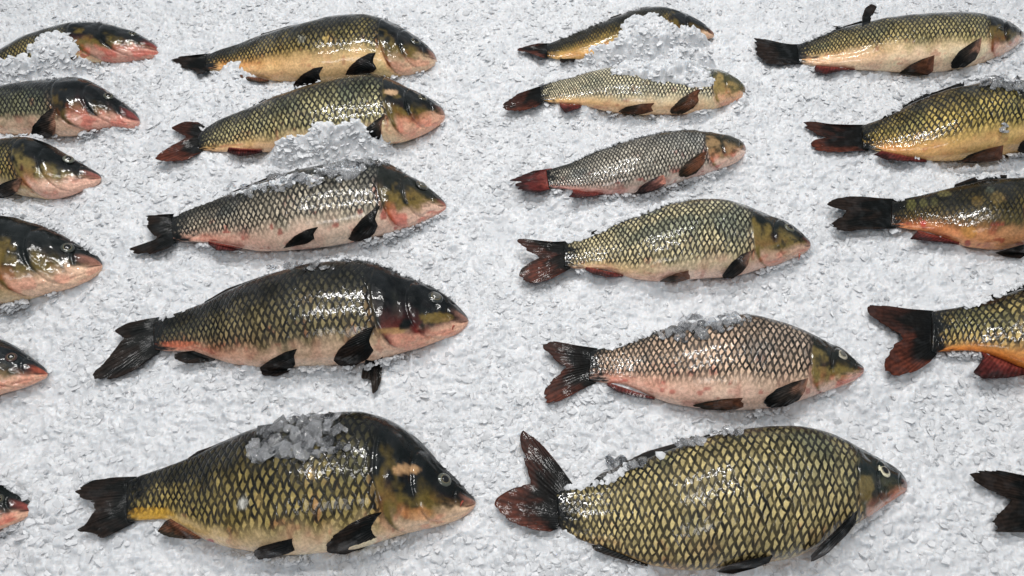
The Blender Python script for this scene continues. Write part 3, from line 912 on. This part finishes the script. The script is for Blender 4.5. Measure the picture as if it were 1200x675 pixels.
# ---- fourth column, partly beyond the right edge
R11 = (870, 0, 0.2962)
build_fish('pale bellied carp with grey pectoral fin, topmost of the right column', R11,
           [(215, 178), (290, 150), (340, 130), (400, 108), (470, 90), (550, 70), (640, 58), (720, 52), (800, 48), (880, 47), (950, 58), (1010, 75), (1060, 95), (1100, 122), (1114, 137)],
           [(222, 250), (280, 260), (340, 264), (400, 270), (470, 280), (550, 284), (620, 290), (700, 296), (780, 293), (850, 287), (920, 276), (980, 252), (1040, 226), (1080, 197), (1112, 160)],
           (945, 140), 'olive', (1022, 112, 12), (44, 46, 40), fins=[
               ('tail_fin', [(232, 174), (242, 254)], [(165, 176), (100, 156), (40, 148), (52, 180), (50, 205), (75, 235), (98, 254), (170, 254), (215, 252)], 'black'),
               ('pectoral_fin', [(948, 146), (940, 200)], [(905, 170), (855, 204), (824, 248), (828, 272), (880, 266), (922, 236)], 'pectoral'),
               ('pelvic_fin', [(760, 218), (755, 280)], [(710, 234), (660, 258), (616, 290), (690, 300), (735, 296)], 'brown'),
               ('anal_fin', [(290, 258), (445, 272)], [(284, 270), (290, 284), (330, 292), (400, 278), (445, 276)], 'red'),
               ('dorsal_fin', [(335, 130), (480, 88)], [(335, 120), (350, 102), (400, 104), (470, 82)], 'black'),
               ('dorsal_fin', [(474, 104), (506, 96)], [(474, 64), (486, 30), (510, 14), (534, 26), (518, 48), (508, 72)], 'black', 0.045)],
           over=dict(flank=(176, 160, 108), belly=(240, 210, 176), flush=(220, 150, 80), jaw=(238, 200, 176), bs=-0.46, ds=0.16, red=0.35), seed=67)
build_fish('gold and black carp, ice on its shoulder, second from top at right edge', PX,
           [(1008, 148), (1033, 139), (1048, 132), (1065, 121), (1086, 112), (1107, 104), (1131, 99), (1151, 94), (1172, 92), (1200, 95), (1225, 100), (1250, 110), (1275, 122), (1298, 136)],
           [(1012, 175), (1036, 178), (1054, 182), (1074, 186), (1095, 190), (1122, 191), (1145, 189), (1166, 187), (1190, 184), (1215, 179), (1245, 170), (1275, 158), (1299, 146)],
           (1222, 140), 'olive', (1265, 124, 5), (70, 70, 60), fins=[
               ('tail_fin', [(1016, 146), (1018, 176)], [(994, 146), (970, 145), (953, 142), (939, 143), (941, 150), (958, 158), (968, 162), (955, 163), (948, 169), (952, 175), (968, 178), (988, 178), (1006, 176)], 'tailred'),
               ('pectoral_fin', [(1218, 156), (1215, 174)], [(1206, 159), (1195, 168), (1192, 176), (1200, 180), (1210, 180)], 'black'),
               ('pelvic_fin', [(1176, 170), (1174, 186)], [(1154, 175), (1136, 181), (1122, 190), (1142, 191), (1164, 189)], 'brown'),
               ('anal_fin', [(1034, 176), (1086, 187)], [(1024, 181), (1038, 187), (1062, 189), (1086, 190)], 'red'),
               ('dorsal_fin', [(1033, 140), (1065, 122), (1130, 100)], [(1036, 136), (1060, 122), (1086, 109), (1095, 108), (1130, 95)], 'black')],
           over=dict(flank=(190, 166, 94), belly=(238, 194, 130), flush=(206, 120, 56), bs=-0.62, ds=0.12), seed=71)
build_fish('carp with orange belly and few scales, third down the right edge', PX,
           [(1044, 236), (1062, 232), (1079, 229), (1096, 224), (1112, 220), (1129, 216), (1146, 211), (1165, 209), (1179, 208), (1200, 207), (1230, 210), (1260, 218), (1290, 232), (1312, 248)],
           [(1044, 266), (1060, 268), (1075, 270), (1092, 273), (1108, 279), (1123, 285), (1137, 291), (1158, 294), (1175, 295), (1200, 293), (1235, 287), (1270, 277), (1300, 266), (1314, 256)],
           (1234, 250), 'bronze', (1278, 234, 6), (60, 58, 46), fins=[
               ('tail_fin', [(1052, 233), (1050, 267)], [(1029, 232), (1012, 230), (988, 230), (973, 235), (967, 239), (977, 243), (994, 247), (983, 255), (973, 263), (969, 267), (977, 270), (992, 271), (1012, 269), (1034, 268)], 'black'),
               ('anal_fin', [(1076, 270), (1124, 283)], [(1072, 274), (1066, 280), (1085, 282), (1104, 284), (1124, 287)], 'red'),
               ('pelvic_fin', [(1205, 285), (1206, 296)], [(1186, 290), (1166, 296), (1178, 301), (1196, 303)], 'black'),
               ('dorsal_fin', [(1118, 220), (1180, 209)], [(1119, 216), (1140, 208), (1160, 204), (1180, 205)], 'black')],
           over=dict(netk=0.6, flank=(92, 80, 42)),
           patches=[((1107, 227), 8, 4, (122, 114, 65), 0.6), ((1068, 240), 6, 7, (114, 111, 62), 0.6), ((1082, 238), 6, 6, (108, 104, 57), 0.6), ((1095, 237), 5, 5, (98, 95, 57), 0.6), ((1170, 232), 9, 7, (129, 108, 62), 0.6), ((1160, 222), 5, 4, (90, 95, 82), 0.6), ((1145, 236), 7, 7, (122, 98, 49), 0.6), ((1082, 262), 4, 4, (190, 60, 50), 0.8), ((1135, 272), 10, 8, (196, 140, 70), 0.7), ((1134, 285), 4, 4, (150, 40, 40), 0.8)], seed=75)
build_fish('gold scaled carp with broad red tail at the right edge, fourth from the top', PX,
           [(1088, 366), (1123, 360), (1152, 354), (1180, 344), (1200, 336), (1240, 322), (1290, 312), (1340, 318), (1390, 340), (1440, 375), (1463, 393)],
           [(1094, 414), (1118, 411), (1142, 411), (1166, 417), (1200, 432), (1240, 446), (1290, 452), (1340, 448), (1390, 432), (1440, 410), (1463, 401)],
           (1372, 380), 'gold', (1420, 372, 8), (150, 140, 100), fins=[
               ('tail_fin', [(1094, 364), (1098, 415)], [(1066, 362), (1038, 358), (1015, 357), (1018, 369), (1042, 384), (1059, 396), (1045, 405), (1037, 420), (1036, 436), (1052, 441), (1076, 434), (1090, 424)], 'tailred'),
               ('anal_fin', [(1150, 411), (1205, 432)], [(1154, 420), (1140, 436), (1152, 444), (1180, 443), (1208, 438)], 'red'),
               ('dorsal_fin', [(1128, 360), (1170, 348), (1240, 322)], [(1134, 355), (1160, 346), (1200, 332), (1240, 312)], 'black')],
           over=dict(bs=-0.72, flush=(206, 104, 34), belly=(222, 140, 64), flank=(186, 164, 104), ds=0.36), seed=79)
build_fish('dark forked tail of a carp at the right edge, lowest of the right column', PX,
           [(1232, 572), (1270, 555), (1330, 530), (1400, 512), (1480, 515), (1550, 545), (1600, 583), (1622, 602)],
           [(1234, 612), (1280, 625), (1340, 655), (1400, 672), (1480, 672), (1550, 650), (1600, 625), (1622, 611)],
           (1530, 590), 'dark', (1580, 580, 9), (120, 118, 100), fins=[
               ('tail_fin', [(1240, 569), (1240, 614)], [(1200, 557), (1171, 551), (1144, 550), (1133, 555), (1142, 564), (1164, 577), (1186, 587), (1170, 602), (1157, 615), (1164, 623), (1200, 624), (1225, 620)], 'black')],
           seed=83)

# ------------------------------------------------------------------ crushed ice
XA, XB, YA, YB = -1.32, 1.32, -0.10, 1.62


def lump(x, y):
    return 0.0085 * fbm(x * 13, y * 13, 5, 3) + 0.010 * fbm(x * 4, y * 4, 9, 2)


def fish_near(x, y):
    """height of the highest fish skin over each point, and how far across that fish it lies"""
    xy = np.stack([x, y], -1)
    best = np.full(x.shape, -1.0)
    qb = np.full(x.shape, 9.0)
    for f in FISH:
        lo, hi = f.cen[:, :2].min(0) - 0.12, f.cen[:, :2].max(0) + 0.12
        s = (x > lo[0]) & (x < hi[0]) & (y > lo[1]) & (y < hi[1])
        if not s.any():
            continue
        zt, q, _ = body_top(f, xy[s])
        best[s] = np.maximum(best[s], zt)
        qb[s] = np.minimum(qb[s], np.abs(q))
    return best, qb


def in_view(x, y, margin=60):
    d = np.stack([x, y, np.zeros_like(x)], -1) - CAM
    cy = d[..., 1] * math.cos(TH) + d[..., 2] * math.sin(TH)
    cz = -d[..., 1] * math.sin(TH) + d[..., 2] * math.cos(TH)
    u, v = W / 2 + F * d[..., 0] / -cz, H / 2 - F * cy / -cz
    return (u > -margin) & (u < W + margin) & (v > -margin) & (v < H + margin)


def drop_on_fish(px):
    bt = None
    for f in FISH:
        t, hit, d = ray_hit(f, px, np.full(len(px), 0.004))
        bt = t if bt is None else np.minimum(bt, t)
    return CAM + d * bt[..., None]


G = 0.0017
gx1, gy1 = np.arange(XA, XB, G), np.arange(YA, YB, G)
nx, ny = len(gx1), len(gy1)
gx, gy = np.meshgrid(gx1, gy1, indexing='ij')
B = lump(gx, gy)
# ice is pushed up around every fish where it was pressed into the bed
for f in FISH:
    lo, hi = f.cen[:, :2].min(0) - 0.14, f.cen[:, :2].max(0) + 0.14
    i0, i1 = np.searchsorted(gx1, [lo[0], hi[0]])
    k0, k1 = np.searchsorted(gy1, [lo[1], hi[1]])
    if i1 <= i0 or k1 <= k0:
        continue
    X, Y = gx[i0:i1, k0:k1], gy[i0:i1, k0:k1]
    sx = (X - f.o[0]) * f.ax[0] + (Y - f.o[1]) * f.ax[1]
    t_x = np.clip(sx, 0, f.X[-1])
    ii = np.interp(t_x, f.X, np.arange(len(f.X))).astype(int)
    qy = np.abs((X - f.cen[ii, 0]) * f.yh[ii, 0] + (Y - f.cen[ii, 1]) * f.yh[ii, 1])
    dd = np.hypot(np.maximum(qy - f.a[ii], 0), sx - t_x)
    bank = (0.003 + 0.015 * np.clip(fbm(X * 26, Y * 26, 61, 3) + 0.25, 0, 1)) * np.exp(-dd / 0.022)
    B[i0:i1, k0:k1] += bank * (0.35 + 0.65 * sm(0.0, 0.14 * f.X[-1], t_x))
# ice heaped over some of the fish: (centre, radii in outline units, height over the skin)
HEAPS = [(62, 70, 28, 22, .010), (22, 88, 40, 11, .008), (98, 86, 26, 5, .004),
         (758, 44, 30, 20, .010), (782, 52, 26, 13, .008), (735, 62, 22, 8, .006), (712, 70, 26, 5, .004), (818, 55, 22, 6, .003),
         (785, 84, 50, 14, .022), (812, 92, 24, 9, .009), (745, 82, 28, 8, .016), (790, 72, 44, 10, .03),
         (392, 169, 34, 12, .006), (420, 175, 28, 8, .006), (352, 181, 30, 4, .003),
         (395, 199, 30, 5, .001), (345, 210, 36, 5, .001), (300, 221, 40, 4, .001),
         (835, 376, 40, 6, .003), (1175, 94, 20, 4, .002)]
HP = np.full(B.shape, -9.0)
for (cx, cy, rx, ry, hh) in HEAPS:
    c = drop_on_fish(np.array([[cx, cy]]))[0]
    e1 = unproject(np.array([[cx + rx, cy], [cx - rx, cy], [cx, cy - ry], [cx, cy + ry]]), np.full(4, c[2]))
    ex, ey = (e1[0, 0] - e1[1, 0]) / 2, (e1[2, 1] - e1[3, 1]) / 2
    i0, i1 = np.searchsorted(gx1, [c[0] - 1.4 * ex, c[0] + 1.4 * ex])
    k0, k1 = np.searchsorted(gy1, [c[1] - 1.4 * ey, c[1] + 1.4 * ey])
    if i1 <= i0 or k1 <= k0:
        continue
    X, Y = gx[i0:i1, k0:k1], gy[i0:i1, k0:k1]
    r2 = ((X - c[0]) / ex) ** 2 + ((Y - c[1]) / ey) ** 2 + 0.55 * fbm(X * 55, Y * 55, 31, 3)
    zf, _ = fish_near(X, Y)
    zt_ = np.maximum(zf, 0.0) + hh * np.clip(1 - r2, 0, 1) ** 0.7 * (0.8 + 0.5 * fbm(X * 120, Y * 120, 33, 2))
    HP[i0:i1, k0:k1] = np.where(r2 < 1, np.maximum(HP[i0:i1, k0:k1], zt_), HP[i0:i1, k0:k1])
# loose ice slumps to its angle of repose around each heap
slump = G * (1.0 + 0.9 * np.clip(fbm(gx * 60, gy * 60, 41, 2) + 0.4, 0, 1.2))
for _ in range(44):
    q_ = np.pad(HP, 1, constant_values=-9)
    HP = np.maximum(HP, np.maximum(np.maximum(q_[2:, 1:-1], q_[:-2, 1:-1]), np.maximum(q_[1:-1, 2:], q_[1:-1, :-2])) - slump)
B = np.maximum(B, HP)
# the bed's own skin: tens of thousands of frozen-together flakes, each a tilted plate with its own outline
Z = B - 0.0012
GX, GY = np.gradient(B, G)


def plates(n, rad, sig, lift, tilt):
    global Z
    x, y = rng.uniform(XA, XB, n), rng.uniform(YA, YB, n)
    k = in_view(x, y, 200)
    x, y = x[k], y[k]
    n = len(x)
    r = np.minimum(np.exp(rng.normal(math.log(rad), sig, n)), 0.0095)
    ci, cj = np.clip(((x - XA) / G).astype(int), 0, nx - 1), np.clip(((y - YA) / G).astype(int), 0, ny - 1)
    z = B[ci, cj] + rng.uniform(-1, 1, n) * lift
    tx, ty = rng.normal(0, tilt, n) + np.clip(GX[ci, cj], -1, 1), rng.normal(0, tilt, n) + np.clip(GY[ci, cj], -1, 1)
    an, el = rng.uniform(0, math.pi, n), rng.uniform(0.5, 1.0, n)
    ca, sa = np.cos(an), np.sin(an)
    kf = rng.integers(3, 7, n)
    phs = rng.uniform(0, 6.28, n)
    K = int(math.ceil(r.max() / G)) + 1
    for a in range(-K, K + 1):
        for b in range(-K, K + 1):
            ii, jj = ci + a, cj + b
            ok = (ii >= 0) & (ii < nx) & (jj >= 0) & (jj < ny) & (math.hypot(a, b) * G < r * 1.25)
            if not ok.any():
                continue
            I, J, o = ii[ok], jj[ok], ok
            dx, dy = gx1[I] - x[o], gy1[J] - y[o]
            px_, py_ = dx * ca[o] + dy * sa[o], (-dx * sa[o] + dy * ca[o]) / el[o]
            rr = np.hypot(px_, py_) / (r[o] * (0.86 + 0.20 * np.cos(kf[o] * np.arctan2(py_, px_) + phs[o])))
            v = z[o] + tx[o] * dx + ty[o] * dy - 0.0030 * np.clip((rr - 0.72) / 0.28, 0, 1) ** 2
            v = np.where(rr < 1, v, -9)
            np.maximum.at(Z, (I, J), v)


plates(70000, 0.0060, 0.28, 0.0028, 0.38)
plates(80000, 0.0040, 0.30, 0.0034, 0.46)
Zs = np.pad(Z, 1, mode='edge')
Z = 0.5 * Z + 0.125 * (Zs[2:, 1:-1] + Zs[:-2, 1:-1] + Zs[1:-1, 2:] + Zs[1:-1, :-2])
fc = grid_faces(nx, ny)
kp = in_view(gx, gy, 230).ravel()
fc = fc[kp[fc].all(1)]
used = np.unique(fc)
remap = np.zeros(nx * ny, np.int64)
remap[used] = np.arange(len(used))
bed = make_mesh('ice_bed', np.stack([gx, gy, Z], -1).reshape(-1, 3)[used], remap[fc], M_BED, None, True)
bed['kind'] = 'structure'
bed['label'] = 'bed of packed crushed ice under all the fish'
bed['category'] = 'ice bed'

# flake shapes
t_ = (1 + 5 ** 0.5) / 2
ICO = np.array([(-1, t_, 0), (1, t_, 0), (-1, -t_, 0), (1, -t_, 0), (0, -1, t_), (0, 1, t_), (0, -1, -t_), (0, 1, -t_), (t_, 0, -1), (t_, 0, 1), (-t_, 0, -1), (-t_, 0, 1)], float)
ICO /= np.linalg.norm(ICO[0])
ICF = np.array([(0, 11, 5), (0, 5, 1), (0, 1, 7), (0, 7, 10), (0, 10, 11), (1, 5, 9), (5, 11, 4), (11, 10, 2), (10, 7, 6), (7, 1, 8), (3, 9, 4), (3, 4, 2), (3, 2, 6), (3, 6, 8), (3, 8, 9), (4, 9, 5), (2, 4, 11), (6, 2, 10), (8, 6, 7), (9, 8, 1)])


def flakes(name, pos, size, mat, tilt=0.6, flat=(0.35, 0.75), smooth=False):
    n = len(pos)
    base = ICO[None] * (1 + rng.uniform(-0.28, 0.28, (n, 12, 1))) + rng.normal(0, 0.10, (n, 12, 3))
    sc = np.stack([np.ones(n), rng.uniform(0.55, 1.0, n), rng.uniform(*flat, n)], -1) * size[:, None]
    base = base * sc[:, None, :]
    a, b, c = rng.uniform(0, 2 * math.pi, n), rng.normal(0, tilt, n), rng.normal(0, tilt, n)
    ca, sa, cb, sb, cc, sc_ = np.cos(a), np.sin(a), np.cos(b), np.sin(b), np.cos(c), np.sin(c)
    z0, o1 = np.zeros(n), np.ones(n)
    Rz = np.stack([ca, -sa, z0, sa, ca, z0, z0, z0, o1], -1).reshape(n, 3, 3)
    Rx = np.stack([o1, z0, z0, z0, cb, -sb, z0, sb, cb], -1).reshape(n, 3, 3)
    Ry = np.stack([cc, z0, sc_, z0, o1, z0, -sc_, z0, cc], -1).reshape(n, 3, 3)
    Rm = Rx @ Ry @ Rz
    v = np.einsum('nij,nkj->nki', Rm, base) + pos[:, None, :]
    faces = (ICF[None] + (np.arange(n) * 12)[:, None, None]).reshape(-1, 3)
    chip = np.repeat(rng.beta(2.2, 1.4, n), 12)
    o = make_mesh(name, v.reshape(-1, 3), faces, mat, None, smooth, dict(chip=chip))
    o['kind'] = 'stuff'
    return o


n = 125000
gxs, gys = rng.uniform(XA, XB, n), rng.uniform(YA, YB, n)
zt, q = fish_near(gxs, gys)
keep = in_view(gxs, gys, 200) & (q > 0.9) & (rng.random(n) < np.clip(0.42 + 0.9 * fbm(gxs * 9, gys * 9, 71, 3), 0.12, 1))
gxs, gys = gxs[keep], gys[keep]
size = np.minimum(np.exp(rng.normal(math.log(0.0048), 0.30, len(gxs))), 0.0090)
ci, cj = ((gxs - XA) / G).astype(int), ((gys - YA) / G).astype(int)
# more of them where ice is heaped up
hm = np.argwhere((HP > lump(gx, gy) + 0.004) & (HP >= fish_near(gx, gy)[0] - 0.001))
hm = hm[rng.random(len(hm)) < 0.05]
gxs, gys = np.concatenate([gxs, gx1[hm[:, 0]]]), np.concatenate([gys, gy1[hm[:, 1]]])
ci, cj = np.concatenate([ci, hm[:, 0]]), np.concatenate([cj, hm[:, 1]])
size = np.concatenate([size, np.minimum(np.exp(rng.normal(math.log(0.0046), 0.3, len(hm))), 0.0085)])
pos = np.stack([gxs, gys, B[ci, cj] + rng.uniform(-0.0013, 0.0009, len(gxs))], -1)
# crystals that cling along the backs and bellies
for f in FISH:
    m_ = 900
    k = rng.integers(4, len(f.X) - 4, m_)
    up_ = rng.random(m_) < 0.62
    q_ = np.where(up_, 1.0 - 0.16 * rng.random(m_) ** 1.5, -1.0 - 0.06 * rng.random(m_))
    keep = fbm(f.X[k] * 16, q_ * 3, 90 + int(f.X[-1] * 900), 2) > 0.16
    k, q_, up_ = k[keep], q_[keep], up_[keep]
    xy = f.cen[k, :2] + f.yh[k, :2] * (f.a[k] * q_)[:, None]
    zf, _, _ = body_top(f, xy)
    pos = np.concatenate([pos, np.concatenate([xy, (np.where(up_, np.maximum(zf, f.zc[k]), f.zc[k] * rng.uniform(0.2, 0.75, len(k))) + 0.0008)[:, None]], 1)])
    size = np.concatenate([size, np.minimum(np.exp(rng.normal(math.log(0.0038), 0.3, len(k))), 0.0065)])
o = flakes('crushed_ice', pos, size, M_ICE, 0.36, (0.18, 0.36))
o['label'] = 'loose clear flakes of crushed ice scattered over the ice bed'
o['category'] = 'crushed ice'


def heap(label, spots, mat, name='ice_heap', tilt=0.35):
    """spots: (centre px, radius px x, radius px y, count, pile height, flake size)"""
    ps, ss = [], []
    for (cx, cy, rx, ry, n, hgt, sz) in spots:
        n = int(n * 0.7)
        r = np.sqrt(rng.random(n)) * rng.uniform(0.75, 1.0, n)
        an = rng.uniform(0, 2 * math.pi, n)
        px = np.stack([cx + rx * r * np.cos(an), cy + ry * r * np.sin(an)], -1)
        bt = None
        for f in FISH:
            t, hit, d = ray_hit(f, px, np.full(n, 0.004))
            bt = t if bt is None else np.minimum(bt, t)
        p = CAM + d * bt[..., None]
        p[:, 2] += rng.random(n) * hgt * (1 - r ** 2) + 0.0015
        ps.append(p)
        ss.append(np.minimum(np.exp(rng.normal(math.log(sz * 0.85), 0.30, n)), sz * 1.35))
    o = flakes(name, np.concatenate(ps), np.concatenate(ss), mat, tilt, (0.26, 0.46), False)
    o['label'] = label
    o['category'] = 'ice heap'
    return o


heap('wet ice chips lying along the back of the grey shouldered carp', [(398, 200, 34, 11, 60, 0.005, 0.008), (350, 212, 34, 9, 45, 0.004, 0.008), (430, 190, 24, 8, 28, 0.003, 0.0075), (300, 224, 40, 8, 40, 0.004, 0.007)], M_CLEAR)
heap('glassy ice chips sitting on the back of the lowest carp in the second column', [(335, 518, 44, 22, 70, 0.004, 0.0105), (372, 500, 40, 14, 46, 0.004, 0.0095), (300, 528, 22, 14, 20, 0.002, 0.009), (390, 522, 34, 20, 24, 0.002, 0.008)], M_CLEAR)
heap('half melted ice on the back of the pink bellied carp', [(830, 381, 44, 9, 60, 0.004, 0.008), (800, 393, 30, 9, 24, 0.003, 0.0075), (860, 374, 22, 6, 24, 0.003, 0.007)], M_CLEAR)
heap('clear ice chips on the shoulder of the gold and black carp', [(1172, 99, 24, 9, 34, 0.004, 0.009), (1192, 106, 12, 8, 14, 0.003, 0.009), (1176, 150, 6, 8, 6, 0.002, 0.008)], M_CLEAR)
heap('line of ice along the folded back fin of the deep bodied golden carp', [(735, 542, 26, 6, 30, 0.003, 0.007), (800, 518, 34, 5, 34, 0.003, 0.0065), (850, 507, 24, 4, 16, 0.003, 0.006)], M_CLEAR)
heap('few ice chips along the back of the large blackish carp', [(350, 313, 50, 5, 34, 0.003, 0.006), (400, 304, 30, 4, 18, 0.003, 0.006)], M_CLEAR)

# ------------------------------------------------------------------ light: shop lamps over the counter, plus an added front fill
w = bpy.data.worlds.new('World')
S.world = w
w.use_nodes = True
bg = w.node_tree.nodes['Background']
bg.inputs[0].default_value = (0.87, 0.935, 1.0, 1)
bg.inputs[1].default_value = 0.31


def lamp(x, y, z, sx, sy, power, col, aim=(0, 0.6, 0)):
    l = bpy.data.lights.new('shop_or_fill_lamp', 'AREA')
    l.shape = 'RECTANGLE'
    l.size, l.size_y = sx, sy
    l.energy = power
    l.color = col
    o = bpy.data.objects.new('shop_or_fill_lamp', l)
    C.objects.link(o)
    o.location = (x, y, z)
    d = Vector(aim) - o.location
    o.rotation_euler = d.to_track_quat('-Z', 'Y').to_euler()
    return o


lamp(-0.05, 1.9, 2.3, 1.6, 0.035, 34, (1.0, 0.98, 0.95), (0, 0.6, 0))
lamp(0.0, 1.1, 2.5, 1.6, 0.035, 24, (1.0, 0.98, 0.96), (0, 0.6, 0))
lamp(0.0, -0.4, 2.3, 1.3, 0.5, 13, (1.0, 0.98, 0.96), (0, 0.5, 0))  # added soft fill from the camera side, brightens the bellies

S.view_settings.view_transform = 'Standard'
S.view_settings.look = 'None'
S.view_settings.exposure = 0.0
S.view_settings.gamma = 1.0
S.render.engine = 'CYCLES'
S.cycles.max_bounces = 8
S.cycles.transmission_bounces = 6
S.cycles.diffuse_bounces = 4
S.cycles.use_denoising = True
